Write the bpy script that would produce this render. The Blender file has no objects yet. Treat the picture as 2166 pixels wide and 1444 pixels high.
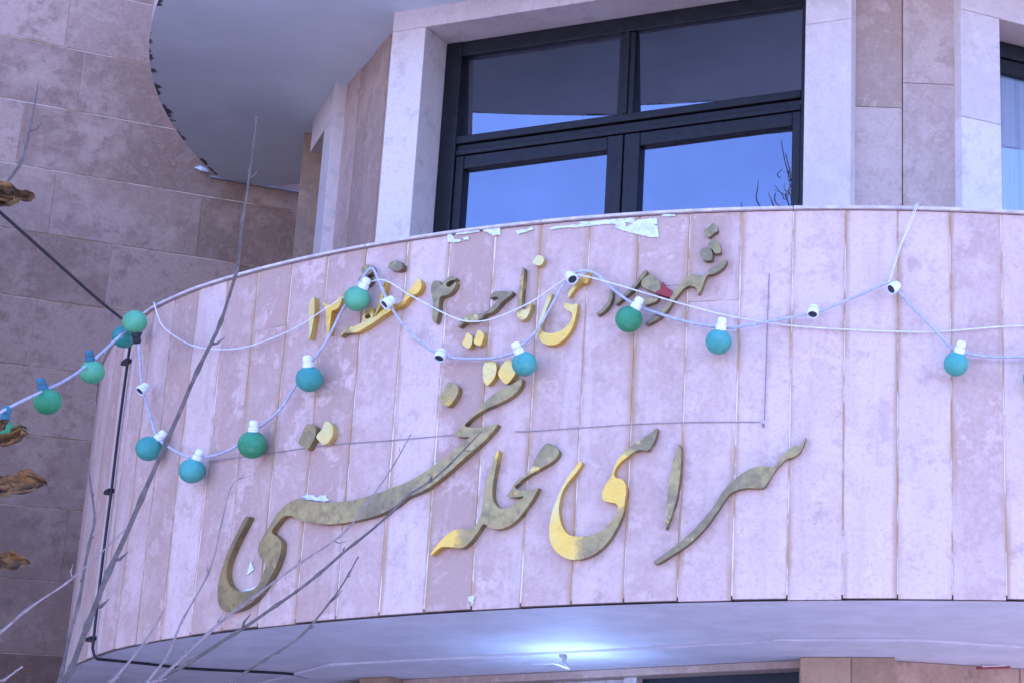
import bpy, bmesh, math, random
from mathutils import Vector, Matrix, noise
from mathutils.geometry import tessellate_polygon
random.seed(7)
rad = math.radians

# ------------------------------------------------------------------ camera
F_PX = 3855.74                      # focal length in photograph pixels (2166 wide)
PX, PY = 2052.26, 816.75            # optical centre: the photograph is a crop of a wider picture
CAM = Vector((0.0, -8.4244, 1.6))
yaw, pit, rol = rad(3.18477), rad(15.99964), rad(-0.60607)
fw = Vector((math.sin(yaw)*math.cos(pit), math.cos(yaw)*math.cos(pit), math.sin(pit)))
rt0 = Vector((math.cos(yaw), -math.sin(yaw), 0)); up0 = rt0.cross(fw)
rt = math.cos(rol)*rt0 + math.sin(rol)*up0
up = -math.sin(rol)*rt0 + math.cos(rol)*up0
scene = bpy.context.scene
cd = bpy.data.cameras.new('camera'); co = bpy.data.objects.new('camera', cd)
scene.collection.objects.link(co); scene.camera = co
cd.sensor_width = 36.0; cd.sensor_fit = 'HORIZONTAL'; cd.lens = 36.0*F_PX/2166.0
cd.shift_x = (1083.0-PX)/2166.0; cd.shift_y = (PY-722.0)/2166.0
cd.clip_start = 0.05; cd.clip_end = 2000
m = Matrix((rt, up, -fw)).transposed().to_4x4(); m.translation = CAM
co.matrix_world = m

# ------------------------------------------------------------------ sky, sun, exposure
SUN_EL, SUN_ROT = rad(55), rad(25)
world = bpy.data.worlds.new('World'); scene.world = world; world.use_nodes = True
wn = world.node_tree; bg = wn.nodes['Background']
sky = wn.nodes.new('ShaderNodeTexSky'); sky.sky_type = 'NISHITA'; sky.sun_disc = False
sky.sun_elevation = SUN_EL; sky.sun_rotation = SUN_ROT; sky.air_density = 1.0; sky.dust_density = 1.0; sky.ozone_density = 1.0
wn.links.new(sky.outputs['Color'], bg.inputs['Color']); bg.inputs['Strength'].default_value = 0.15
sd = bpy.data.lights.new('sun', 'SUN'); so = bpy.data.objects.new('sun', sd); scene.collection.objects.link(so)
sd.energy = 5.0; sd.angle = rad(0.5); sd.color = (1.0, 0.95, 0.88)
sdir = Vector((math.sin(SUN_ROT)*math.cos(SUN_EL), math.cos(SUN_ROT)*math.cos(SUN_EL), math.sin(SUN_EL)))
so.rotation_euler = sdir.to_track_quat('Z', 'Y').to_euler(); so.location = (0, 0, 15)
vs = scene.view_settings
vs.view_transform = 'Standard'; vs.look = 'None'; vs.gamma = 1.0; vs.use_curve_mapping = False
vs.exposure = 2.33
vs.use_white_balance = True; vs.white_balance_temperature = 5060; vs.white_balance_tint = 42
scene.cycles.max_bounces = 6; scene.cycles.diffuse_bounces = 3; scene.cycles.glossy_bounces = 3; scene.cycles.transmission_bounces = 2

# ------------------------------------------------------------------ geometry helpers
def ray(x, y):
    return (fw + rt*((x-PX)/F_PX) - up*((y-PY)/F_PX)).normalized()
def at(x, y, d):                                   # a point at d metres along the line of sight
    return CAM + ray(x, y)*d
def on_z(x, y, z):
    d = ray(x, y); return CAM + d*((z-CAM.z)/d.z)
def on_plane(x, y, P, n):
    d = ray(x, y); return CAM + d*((P-CAM).dot(n)/d.dot(n))
ZT, ZB, Z2 = 3.541, 2.4136, 5.18                   # balcony wall top and bottom, soffit of the balcony above
RT = [(-180, 3.31), (-95, 3.31), (-70, 3.31), (-62, 3.335), (-58, 3.37), (-54, 3.40), (-50, 3.435), (-46.5, 3.457), (-43, 3.486), (-38, 3.502), (27, 3.502)]
def rdrum(az):
    a = math.degrees(az)
    if a > 27: a = 54-a
    for (a0, r0), (a1, r1) in zip(RT, RT[1:]):
        if a <= a1: return r0+(r1-r0)*(a-a0)/(a1-a0)
    return RT[-1][1]
def DP(az, z, off=0.0):
    r = rdrum(az)+off
    return Vector((r*math.sin(az), -r*math.cos(az), z))
def px_drum(x, y, off=0.0):                        # where a line of sight meets the curved balcony wall
    d = ray(x, y); R = 3.5+off
    a = d.x**2+d.y**2; b = CAM.x*d.x+CAM.y*d.y
    for _ in range(25):
        q = max(0.0, b*b-a*(CAM.x**2+CAM.y**2-R*R)); p = CAM+d*((-b-math.sqrt(q))/a)
        az = math.atan2(p.x, -p.y); R = 0.5*R+0.5*(rdrum(az)+off)
    return az, p.z
def px_dp(x, y, off=0.0):
    az, z = px_drum(x, y, off); return DP(az, z, off)
class Plane:                                       # vertical wall plane: u along it, d outwards, z up
    def __init__(s, deg, x, y):
        a = rad(deg); s.P = Vector((x, y, 0)); s.n = Vector((math.sin(a), -math.cos(a), 0)); s.t = Vector((math.cos(a), math.sin(a), 0))
    def p(s, u, d, z): return s.P+s.t*u+s.n*d+Vector((0, 0, z))
    def uz(s, x, y, d=0.0):
        q = on_plane(x, y, s.P+s.n*d, s.n)-s.P; return q.dot(s.t), q.z

COL = scene.collection
def mesh(name, verts, faces, mat, parent=None, uvs=None, smooth=False):
    me = bpy.data.meshes.new(name); me.from_pydata([tuple(v) for v in verts], [], faces)
    if uvs:
        ul = me.uv_layers.new(name='UVMap')
        for lp in me.loops: ul.data[lp.index].uv = uvs[lp.vertex_index]
    if smooth: me.polygons.foreach_set('use_smooth', [True]*len(me.polygons))
    me.materials.append(mat); me.update()
    o = bpy.data.objects.new(name, me); COL.objects.link(o)
    if parent: o.parent = parent
    return o
def fix_normals(o):
    bm = bmesh.new(); bm.from_mesh(o.data); bmesh.ops.recalc_face_normals(bm, faces=bm.faces); bm.to_mesh(o.data); bm.free(); return o
def empty(name, loc=(0, 0, 0), parent=None):
    o = bpy.data.objects.new(name, None); COL.objects.link(o); o.location = loc; o.empty_display_size = 0.1
    if parent: o.parent = parent
    return o
def tag(o, label=None, cat=None, group=None, kind=None):
    if label: o['label'] = label
    if cat: o['category'] = cat
    if group: o['group'] = group
    if kind: o['kind'] = kind
    return o
class MB:
    def __init__(s): s.v = []; s.f = []
    def add(s, vs_, fs):
        b = len(s.v); s.v += list(vs_); s.f += [tuple(i+b for i in f) for f in fs]
    def box8(s, c):                                # c: 4 bottom then 4 top corners
        s.add(c, [(0, 3, 2, 1), (4, 5, 6, 7), (0, 1, 5, 4), (1, 2, 6, 5), (2, 3, 7, 6), (3, 0, 4, 7)])
    def build(s, name, mat, parent=None, smooth=False): return fix_normals(mesh(name, s.v, s.f, mat, parent, None, smooth))
def crom(P, n=4, closed=False):                    # smooth a polyline
    N = len(P); out = []
    dim = len(P[0])
    for i in range(N if closed else N-1):
        if closed: p0, p1, p2, p3 = P[i-1], P[i], P[(i+1) % N], P[(i+2) % N]
        else: p0, p1, p2, p3 = P[max(i-1, 0)], P[i], P[i+1], P[min(i+2, N-1)]
        for k in range(n):
            t = k/n
            out.append(tuple(0.5*((2*p1[j])+(-p0[j]+p2[j])*t+(2*p0[j]-5*p1[j]+4*p2[j]-p3[j])*t*t+(-p0[j]+3*p1[j]-3*p2[j]+p3[j])*t**3) for j in range(dim)))
    if not closed: out.append(tuple(P[-1]))
    return out
def tube(pts, radii, seg=7):
    mb = MB(); n = len(pts); prev = None; V = []
    for i in range(n):
        t = (pts[min(i+1, n-1)]-pts[max(i-1, 0)]).normalized()
        a = prev if prev else (Vector((0, 0, 1)) if abs(t.z) < .9 else Vector((1, 0, 0)))
        s_ = (a-t*a.dot(t)).normalized(); prev = s_; b = t.cross(s_)
        for k in range(seg):
            w = 2*math.pi*k/seg; V.append(pts[i]+(s_*math.cos(w)+b*math.sin(w))*radii[i])
    Fc = [(i*seg+k, i*seg+(k+1) % seg, (i+1)*seg+(k+1) % seg, (i+1)*seg+k) for i in range(n-1) for k in range(seg)]
    Fc += [tuple(range(seg))[::-1], tuple((n-1)*seg+k for k in range(seg))]
    mb.add(V, Fc); return mb
def lathe(base, axis, prof, seg=16):               # prof: (distance along axis, radius)
    axis = axis.normalized(); a = Vector((0, 0, 1)) if abs(axis.z) < .9 else Vector((1, 0, 0))
    s_ = (a-axis*a.dot(axis)).normalized(); b = axis.cross(s_); V = []
    for h, r in prof:
        for k in range(seg):
            w = 2*math.pi*k/seg; V.append(base+axis*h+(s_*math.cos(w)+b*math.sin(w))*max(r, 1e-5))
    n = len(prof); mb = MB()
    mb.add(V, [(i*seg+k, i*seg+(k+1) % seg, (i+1)*seg+(k+1) % seg, (i+1)*seg+k) for i in range(n-1) for k in range(seg)]+[tuple(range(seg))[::-1], tuple((n-1)*seg+k for k in range(seg))])
    return mb

# ------------------------------------------------------------------ materials
class NT:
    def __init__(s, name):
        s.m = bpy.data.materials.new(name); s.m.use_nodes = True; s.t = s.m.node_tree; s.b = s.t.nodes['Principled BSDF']
    def n(s, typ, **kw):
        nd = s.t.nodes.new(typ)
        for k, v in kw.items():
            if k in ('inp',):
                for kk, vv in v.items(): s.set(nd.inputs[kk], vv)
            else: setattr(nd, k, v)
        return nd
    def set(s, sock, v):
        if isinstance(v, bpy.types.NodeSocket): s.t.links.new(v, sock)
        else: sock.default_value = v
    def noise(s, vec, scale, detail=4, rough=.6, dist=0.0):
        nd = s.n('ShaderNodeTexNoise', inp={'Scale': scale, 'Detail': detail, 'Roughness': rough, 'Distortion': dist})
        if vec is not None: s.set(nd.inputs['Vector'], vec)
        return nd.outputs['Fac']
    def math(s, op, a, b=None, clamp=False):
        nd = s.n('ShaderNodeMath', operation=op, use_clamp=clamp); s.set(nd.inputs[0], a)
        if b is not None: s.set(nd.inputs[1], b)
        return nd.outputs[0]
    def step(s, v, lo, hi, a=0.0, b=1.0):
        nd = s.n('ShaderNodeMapRange', interpolation_type='SMOOTHSTEP'); s.set(nd.inputs['Value'], v)
        for k, x in zip(('From Min', 'From Max', 'To Min', 'To Max'), (lo, hi, a, b)): s.set(nd.inputs[k], x)
        return nd.outputs[0]
    def mix(s, f, a, b, mode='MIX'):
        nd = s.n('ShaderNodeMix', data_type='RGBA', blend_type=mode); s.set(nd.inputs[0], f)
        for i, x in ((6, a), (7, b)): s.set(nd.inputs[i], x if isinstance(x, bpy.types.NodeSocket) else (*x[:3], 1))
        return nd.outputs[2]
    def bump(s, h, strength=.3, dist=.01, normal=None):
        nd = s.n('ShaderNodeBump', inp={'Strength': strength, 'Distance': dist, 'Height': h})
        if normal is not None: s.set(nd.inputs['Normal'], normal)
        return nd.outputs[0]
    def end(s, color=None, rough=.7, normal=None, metal=None, spec=.3):
        if color is not None: s.set(s.b.inputs['Base Color'], color if isinstance(color, bpy.types.NodeSocket) else (*color, 1))
        s.set(s.b.inputs['Roughness'], rough); s.set(s.b.inputs['Specular IOR Level'], spec)
        if normal is not None: s.set(s.b.inputs['Normal'], normal)
        if metal is not None: s.set(s.b.inputs['Metallic'], metal)
        return s.m
def pos_rand(t, scale=37.0):                       # world position shifted per object so that pieces do not share a pattern
    tc = t.n('ShaderNodeTexCoord'); oi = t.n('ShaderNodeObjectInfo')
    cb = t.n('ShaderNodeCombineXYZ', inp={0: t.math('MULTIPLY', oi.outputs['Random'], scale), 1: t.math('MULTIPLY', oi.outputs['Random'], -scale*.7), 2: t.math('MULTIPLY', oi.outputs['Random'], scale*1.7)})
    ad = t.n('ShaderNodeVectorMath', operation='ADD'); t.set(ad.inputs[0], tc.outputs['Object']); t.set(ad.inputs[1], cb.outputs[0])
    return ad.outputs[0], oi.outputs['Random'], tc
def travertine(name, pale, brown, stain=0.0, blotch=.5, pits=.6, bias=0.0, rough=.62, rw=.3):
    t = NT(name); v, rnd, tc = pos_rand(t)
    tone = t.n('ShaderNodeAttribute', attribute_type='OBJECT', attribute_name='tone').outputs['Fac']; pt = t.n('ShaderNodeAttribute', attribute_type='OBJECT', attribute_name='pits').outputs['Fac']
    n1 = t.noise(v, 3.4, 5, .66); n2 = t.noise(v, 11, 4, .75); n3 = t.noise(v, 70, 2, .7)
    base = t.math('ADD', t.math('ADD', t.math('MULTIPLY', rnd, rw), tone), t.math('ADD', t.math('MULTIPLY', n1, .75), t.math('MULTIPLY', n2, .35)))
    f = t.step(base, .53+bias, .93+bias)
    col = t.mix(f, pale, brown)
    bl = t.step(t.math('ADD', t.math('MULTIPLY', n1, .5), t.math('MULTIPLY', n2, .6)), .57, .66)     # pale mineral blotches
    col = t.mix(t.math('MULTIPLY', bl, blotch), col, tuple(min(.8, c*1.25+.04) for c in pale))
    dk = t.step(n2, .50, .70); col = t.mix(t.math('MULTIPLY', dk, .55), col, tuple(c*.8 for c in brown))
    col = t.mix(t.step(n3, .45, .78, 0, .28), col, tuple(c*.72 for c in brown)); col = t.mix(t.step(n3, .28, .42, .14, 0), col, tuple(min(.8, c*1.2) for c in pale))
    vo = t.n('ShaderNodeTexVoronoi', feature='F1', inp={'Scale': 110.0, 'Randomness': 1.0}); t.set(vo.inputs['Vector'], v)
    sel = t.math('MULTIPLY', pt, t.step(n1, .40, .62))
    pit_ = t.math('MULTIPLY', t.step(vo.outputs['Distance'], t.math('MULTIPLY', n2, .16), t.math('MULTIPLY', n2, .42), 1, 0), sel)
    pit_ = t.math('MULTIPLY', pit_, t.step(t.n('ShaderNodeSeparateColor', inp={0: vo.outputs['Color']}).outputs[0], .42, .47))
    col = t.mix(t.math('MULTIPLY', pit_, pits), col, tuple(c*.42 for c in brown))
    if stain > 0:
        uv = t.n('ShaderNodeUVMap'); sx = t.n('ShaderNodeSeparateXYZ', inp={0: uv.outputs[0]})
        u = sx.outputs[0]; e = t.math('MINIMUM', u, t.math('SUBTRACT', 1.0, u))
        mp = t.n('ShaderNodeMapping'); t.set(mp.inputs[0], v); mp.inputs['Scale'].default_value = (8, 8, .9)
        st = t.noise(mp.outputs[0], 2.0, 3, .6)
        mask = t.math('MULTIPLY', t.step(e, .0, .13, 1, 0), t.step(st, .44, .62))
        col = t.mix(t.math('MULTIPLY', mask, stain), col, (.37, .22, .10))
        col = t.mix(t.step(st, .52, .72, 0, .38*stain), col, (.40, .26, .17))          # rain streaks
        col = t.mix(t.step(st, .40, .30, 0, .30*stain), col, (.66, .55, .48))
        gr = t.math('MULTIPLY', t.step(e, .0, .035, 1, 0), t.step(n2, .35, .6))
        col = t.mix(t.math('MULTIPLY', gr, .4*stain), col, (.32, .20, .12))
    return t.end(col, rough, t.bump(n3, .15, .003), spec=.35)
def plain(name, col, rough=.6, var=.12, scale=12, metal=None, spec=.3, bump=.0):
    t = NT(name); v, rnd, tc = pos_rand(t)
    n = t.noise(v, scale, 5, .65); n2 = t.noise(v, scale*.18, 3)
    c = t.mix(t.step(n, .3, .75), tuple(x*(1-var) for x in col), tuple(min(1, x*(1+var)) for x in col))
    c = t.mix(t.step(n2, .45, .75, 0, var*1.6), c, tuple(x*.7 for x in col))
    return t.end(c, rough, t.bump(n, bump, .004) if bump else None, metal, spec)
PALE, BROWN = (.60, .44, .365), (.41, .265, .195)
M = {}
M['slab'] = travertine('parapet_stone', PALE, BROWN, stain=.8, blotch=.5, pits=.75)
M['wall'] = travertine('wall_stone', (.50, .335, .235), (.235, .135, .08), blotch=.42, pits=.35, bias=-.02, rw=.22)
M['panel'] = travertine('panel_stone', (.56, .415, .34), (.36, .24, .175), blotch=.5, pits=.3, stain=.35)
M['frame'] = travertine('surround_stone', (.74, .64, .59), (.62, .50, .44), blotch=.25, pits=.12)
M['lower'] = travertine('lower_stone', (.44, .30, .19), (.25, .15, .085), blotch=.5, pits=.4)
def groutm():
    t = NT('grout'); v, rnd, tc = pos_rand(t); n = t.noise(v, 6, 4, .65); n2 = t.noise(v, 30, 3)
    c = t.mix(t.step(n, .42, .58), (.78, .66, .52), (.50, .32, .15)); c = t.mix(t.step(n2, .5, .75, 0, .3), c, (.32, .22, .15))
    return t.end(c, .9)
M['grout'] = groutm()
M['core'] = plain('rough_core', (.24, .20, .18), .9)
M['coping'] = plain('coping_stone', (.54, .46, .42), .7, .22, 30, bump=.25)
def plaster():
    t = NT('soffit_paint'); v, rnd, tc = pos_rand(t)
    n = t.noise(v, 3, 4); n2 = t.noise(v, 40, 3)
    c = t.mix(t.step(n, .35, .7), (.68, .74, .765), (.75, .81, .835))
    uv = t.n('ShaderNodeUVMap'); sx = t.n('ShaderNodeSeparateXYZ', inp={0: uv.outputs[0]})
    e = t.math('SUBTRACT', sx.outputs[0], t.math('MULTIPLY', t.step(t.noise(tc.outputs['Object'], 9, 3, .6), .42, .7), .034))
    c = t.mix(t.step(e, -.012, .004, .9, 0), c, (.035, .035, .04))
    return t.end(c, .75, t.bump(n2, .08, .003), spec=.2)
M['plaster'] = plaster()
M['trim'] = plain('trim_paint', (.46, .48, .52), .8)
M['soffit2'] = plain('lower_soffit_paint', (.61, .58, .60), .7, .10, 7, bump=.04)
def brass():
    t = NT('tarnished_brass'); v, rnd, tc = pos_rand(t, 11)
    at_ = t.n('ShaderNodeAttribute', attribute_type='OBJECT', attribute_name='gold')
    n1 = t.noise(v, 6, 3, .5, .5); n2 = t.noise(v, 45, 3, .6); n3 = t.noise(v, 4.0, 2)
    c = t.mix(t.step(n1, .35, .65), (.31, .23, .085), (.19, .145, .07))
    c = t.mix(t.step(n2, .48, .68, 0, .55), c, (.13, .10, .055)); c = t.mix(t.step(n2, .42, .30, 0, .35), c, (.44, .35, .15))
    mask = t.step(t.math('ADD', t.math('ADD', t.math('MULTIPLY', n3, .85), t.math('MULTIPLY', n2, .28)), at_.outputs['Fac']), .93, 1.01)
    gold = t.mix(t.step(n1, .4, .65), (.62, .39, .06), (.56, .46, .17))
    c = t.mix(mask, c, gold)
    h = t.math('ADD', t.math('MULTIPLY', n2, t.math('ADD', .15, t.math('MULTIPLY', mask, .8))), n1)
    return t.end(c, t.math('ADD', .30, t.math('MULTIPLY', n2, .2)), t.bump(h, .5, .006), .62, .5)
M['brass'] = brass()
M['red'] = plain('red_paint', (.25, .03, .025), .5)
M['flake'] = plain('paper_residue', (.62, .66, .66), .85, .22, 45, bump=.4)
M['joinery'] = plain('black_gloss_paint', (.010, .010, .014), .45, .5, 30, spec=.3, bump=.08)
def glass(name, refl, tint):
    t = NT(name); v, rnd, tc = pos_rand(t)
    g = t.n('ShaderNodeBsdfGlossy', inp={'Color': (*tint, 1), 'Roughness': 0.0}); g.inputs['Normal']
    t.set(g.inputs['Normal'], t.bump(t.noise(v, 1.6, 2), .02, .02))
    d = t.n('ShaderNodeBsdfDiffuse', inp={'Color': (.010, .010, .013, 1)})
    mx = t.n('ShaderNodeMixShader', inp={0: t.step(t.noise(v, 2.5, 5, .7), .25, .8, refl*.95, refl*1.1)}); t.t.links.new(d.outputs[0], mx.inputs[1]); t.t.links.new(g.outputs[0], mx.inputs[2])
    t.t.links.new(mx.outputs[0], t.t.nodes['Material Output'].inputs['Surface']); return t.m
M['glass'] = glass('window_glass', .19, (.76, .83, 1))
def glass_curtain():
    t = NT('glass_over_curtain'); v, rnd, tc = pos_rand(t)
    mp = t.n('ShaderNodeMapping'); t.set(mp.inputs[0], v); mp.inputs['Scale'].default_value = (60, 60, .8)
    c = t.mix(t.step(t.noise(mp.outputs[0], 1.0, 3), .3, .7), (.14, .19, .26), (.26, .32, .40))
    d = t.n('ShaderNodeBsdfDiffuse', inp={'Color': c}); g = t.n('ShaderNodeBsdfGlossy', inp={'Color': (.8, .88, 1, 1), 'Roughness': 0.0})
    mx = t.n('ShaderNodeMixShader', inp={0: .2}); t.t.links.new(d.outputs[0], mx.inputs[1]); t.t.links.new(g.outputs[0], mx.inputs[2])
    t.t.links.new(mx.outputs[0], t.t.nodes['Material Output'].inputs['Surface']); return t.m
M['glass2'] = glass_curtain()
M['darkwood'] = plain('dark_wood', (.045, .032, .028), .6, .3, 20)
M['dark'] = plain('dark_opening', (.012, .016, .024), .3)
M['cord'] = plain('grey_cord', (.42, .42, .48), .55, .2, 60)
M['wire'] = plain('white_wire', (.68, .66, .66), .5, .12, 60)
M['black'] = plain('black_cable', (.018, .018, .022), .5)
M['porcelain'] = plain('white_plastic', (.72, .73, .74), .4, .1, 50, spec=.5)
M['socket_in'] = plain('socket_inside', (.03, .035, .045), .6)
def bulbm(name, a, b):
    t = NT(name); v, rnd, tc = pos_rand(t, 5)
    n = t.noise(v, 18, 3); vo = t.n('ShaderNodeTexVoronoi', feature='F1', inp={'Scale': 330.0, 'Randomness': .25}); t.set(vo.inputs['Vector'], tc.outputs['Object'])
    c = t.mix(t.step(n, .3, .7), a, b)
    dv = t.n('ShaderNodeHueSaturation', inp={'Value': t.step(rnd, 0, 1, .75, 1.25), 'Saturation': t.step(rnd, 0, 1, 1.05, .88), 'Color': c})
    c2 = t.mix(t.step(t.noise(v, 40, 4, .7), .52, .8, 0, .35), dv.outputs[0], (.35, .38, .36))
    return t.end(c2, .33, t.bump(vo.outputs['Distance'], .6, .003), spec=.5)
M['green'] = bulbm('green_lacquer', (.025, .25, .085), (.045, .32, .13))
M['teal'] = bulbm('teal_lacquer', (.018, .22, .17), (.03, .29, .22))
M['bluecap'] = plain('blue_holder', (.035, .13, .17), .5)
M['bark'] = plain('twig_bark', (.115, .09, .072), .8, .3, 50, bump=.3)
M['bark2'] = plain('pale_twig_bark', (.23, .175, .145), .8, .25, 50, bump=.3)
def leafm():
    t = NT('dry_leaf'); v, rnd, tc = pos_rand(t, 5); n = t.noise(v, 22, 5, .65)
    c = t.mix(t.step(n, .35, .65), (.045, .024, .011), (.24, .12, .038)); c = t.mix(t.step(t.noise(v, 8, 2), .55, .7, 0, .6), c, (.20, .17, .05))
    return t.end(c, .6, t.bump(n, .5, .01))
M['leaf'] = leafm()
M['ground'] = plain('asphalt', (.055, .055, .058), .9, .25, 30, bump=.2)
M['paving'] = plain('paving', (.36, .34, .32), .85, .2, 14, bump=.15)
M['kerb'] = plain('kerb_stone', (.30, .29, .28), .85, .2, 14)
M['roofing'] = plain('roofing', (.2, .2, .2), .9)

# ------------------------------------------------------------------ ground
WALL = Plane(27, -3.1, .4)                         # the flat main wall the curved balconies grow out of
def sheet(name, pts, z, mat, kind='structure'):
    return tag(mesh(name, [(p[0], p[1], z) for p in pts], [tuple(range(len(pts)))], mat), kind=kind)
sheet('ground', [(-400, -400), (400, -400), (400, 400), (-400, 400)], 0.0, M['ground'])
mb = MB(); c = [WALL.p(u, d, z) for z in (.004, .13) for u, d in ((-30, 0), (40, 0), (40, 9.5), (-30, 9.5))]; mb.box8(c)
pav = tag(mb.build('pavement', M['paving']), kind='structure')
for i in range(40):
    u0 = -20+i; mb = MB(); mb.box8([WALL.p(u, d, z) for z in (.006, .15) for u, d in ((u0+.004, 9.504), (u0+.996, 9.504), (u0+.996, 9.66), (u0+.004, 9.66))]); mb.build('kerb_stone', M['kerb'], pav)

# ------------------------------------------------------------------ building
B = tag(empty('building', (0, 0, 0)), 'purplish stone clad building with curved balcony and polygonal window bay', 'building')
def uvbox(name, corner_fn, u0, u1, z0, z1, thick, mat, parent, bev=.0025, jit=.0):
    """stone slab: corner_fn(u, off, z); front edges bevelled; uv across 0..1"""
    o = random.uniform(-jit, jit); o1 = random.uniform(-jit, jit)*.5
    V = []; UV = []
    for (ins, off) in ((0, -thick), (0, -bev*1.0), (bev, 0.0)):
        for (uu, zz, su) in ((u0, z0, 0), (u1, z0, 1), (u1, z1, 1), (u0, z1, 0)):
            du = ins*(1 if su == 0 else -1); dz = ins*(1 if zz == z0 else -1)
            V.append((uu, du, off+o+(o1 if su else -o1), zz+dz)); UV.append((su, zz))
    P = [corner_fn(a, du, off, z) for (a, du, off, z) in V]
    Fc = [(3, 2, 1, 0)]+[(r*4+k, r*4+(k+1) % 4, r*4+4+(k+1) % 4, r*4+4+k) for r in (0, 1) for k in range(4)]+[(8, 9, 10, 11)]
    return fix_normals(mesh(name, P, Fc, mat, parent, UV))
def drum_fn(az, du, off, z): return DP(az+du/3.5, z, off)
def plane_fn(pl): return lambda u, du, off, z: pl.p(u+du, off, z)

# --- main wall: body, then its stone courses
mb = MB(); mb.box8([WALL.p(u, d, z) for z in (0, 9.0) for u, d in ((-7, -9), (12, -9), (12, -.03), (-7, -.03))])
wall = mb.build('wall', M['core'], B)
mb = MB(); mb.box8([WALL.p(u, d, z) for z in (.131, 4.9) for u, d in ((-5.6, -.02), (-1.7, -.02), (-1.7, 2.5), (-5.6, 2.5))]); mb.build('added_shade_wing', M['wall'], B)  # unseen wing, added to keep sky light off the lower left wall
mb = MB(); mb.box8([WALL.p(u, d, z) for z in (4.904, 4.98) for u, d in ((-5.65, .001), (-1.65, .001), (-1.65, 2.55), (-5.65, 2.55))]); mb.build('shade_wing_coping', M['coping'], B)  # top course of the added shading wing
mb = MB(); mb.box8([WALL.p(u, d, z) for z in (9.004, 9.25) for u, d in ((-7.15, -9.1), (12.1, -9.1), (12.1, .12), (-7.15, .12))]); mb.build('roof_edge', M['coping'], B)
ZC = [0.13, .46, .79, 1.12, 1.44, 1.77, 2.10, 2.425, 2.752, 3.088, 3.425, 3.76, 4.088, 4.416, 4.744, 5.070, 5.395, 5.716, 6.040, 6.365, 6.69, 7.02, 7.35]
KN = {5.716: -.984, 5.395: -.891, 5.070: -.66, 4.416: -.662, 4.744: -.283, 4.088: -.95, 3.76: -.55, 3.425: -1.02, 3.088: -.7, 2.752: -.95, 2.425: -.6}
for z0, z1 in zip(ZC, ZC[1:]):
    u = KN.get(z0, -1.0+random.uniform(-.3, .3)); us = [u]
    while us[0] > -4.0: us.insert(0, us[0]-random.choice((.46, .52, .58, .66)))
    while us[-1] < 1.6: us.append(us[-1]+random.choice((.46, .52, .58, .66)))
    for a, b in zip(us, us[1:]):
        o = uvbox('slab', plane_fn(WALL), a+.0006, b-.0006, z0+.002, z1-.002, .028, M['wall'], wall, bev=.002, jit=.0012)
        o['tone'] = -.42 if (z0 == 4.416 and abs(a+.662) < .01) else (.18 if a > -.3 and 3.4 < z0 < 5.0 else random.uniform(-.08, .08)); o['pits'] = random.choice((0, .3, .6))  # slabs in the recess below the upper soffit: shade put into their tone
mesh('grout_bed', [WALL.p(u, -.003, z) for u, z in ((-4.2, .13), (2.2, .13), (2.2, 7.35), (-4.2, 7.35))], [(0, 1, 2, 3)], M['grout'], wall)

# --- curved balconies
AZ0 = rad(-43.1); DAZ = rad(2.458)
def ring(name, a0, a1, o0, o1, z0, z1, mat, parent, step=rad(1.2)):
    n = max(2, int((a1-a0)/step)); V = []; 
    for i in range(n+1):
        a = a0+(a1-a0)*i/n; V += [DP(a, z0, o0), DP(a, z0, o1), DP(a, z1, o1), DP(a, z1, o0)]
    Fc = [(i*4+k, i*4+(k+1) % 4, i*4+4+(k+1) % 4, i*4+4+k) for i in range(n) for k in range(4)]+[(3, 2, 1, 0), (n*4, n*4+1, n*4+2, n*4+3)]
    return fix_normals(mesh(name, V, Fc, mat, parent))
K0, K1 = -22, 52
TONE = {-1: -.1, 0: .05, 1: .12, 2: -.15, 3: .05, 4: .0, 5: -.05, 6: .05, 7: -.05, 8: -.05, 9: .28, 10: .12, 11: .12, 12: .08, 13: .12, 14: .0, 15: -.08, 16: -.22, 17: -.25, 18: -.12, 19: .0, 20: .05, 21: .08}
SPLIT = {4: .20, 13: .22, 14: .27, 31: .3, -8: .5}
bal = ring('balcony', AZ0+K0*DAZ, AZ0+K1*DAZ, -.0024, -.06, ZB+.012, ZT-.003, M['grout'], B)
ring('inner_face', AZ0+K0*DAZ, AZ0+K1*DAZ, -.061, -.14, ZB+.012, ZT-.003, M['core'], bal)
for k in range(K0, K1):
    a0, a1 = AZ0+k*DAZ, AZ0+(k+1)*DAZ; g = random.uniform(.0016, .0028)/3.5
    zb = ZB+random.uniform(-.003, .003)
    sp = SPLIT.get(k)
    zs = [zb, ZT-.001] if sp is None else [zb, ZT-sp, ZT-.001]
    tone = TONE.get(k, random.uniform(-.12, .12)); pt = {14: .5, 13: .35, 15: .9, 16: 1.0, 17: .9, 12: .3, 18: .3}.get(k, random.choice((0, 0, .2)))
    for iz, (za, zc_) in enumerate(zip(zs, zs[1:])):
        o = uvbox('slab', drum_fn, a0+g, a1-g, za+.0008, zc_-.0008, .026, M['slab'], bal, bev=.0009, jit=.0006); o['tone'] = tone+(.10 if iz else 0.0); o['pits'] = pt
k = K0
while k < K1:
    k2 = min(K1, k+random.choice((4, 5, 6)))
    ring('coping_stone', AZ0+k*DAZ+.0004, AZ0+k2*DAZ-.0004, .010, -.16, ZT+.001, ZT+.009+random.uniform(-.0008, .0008), M['coping'], bal); k = k2
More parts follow.
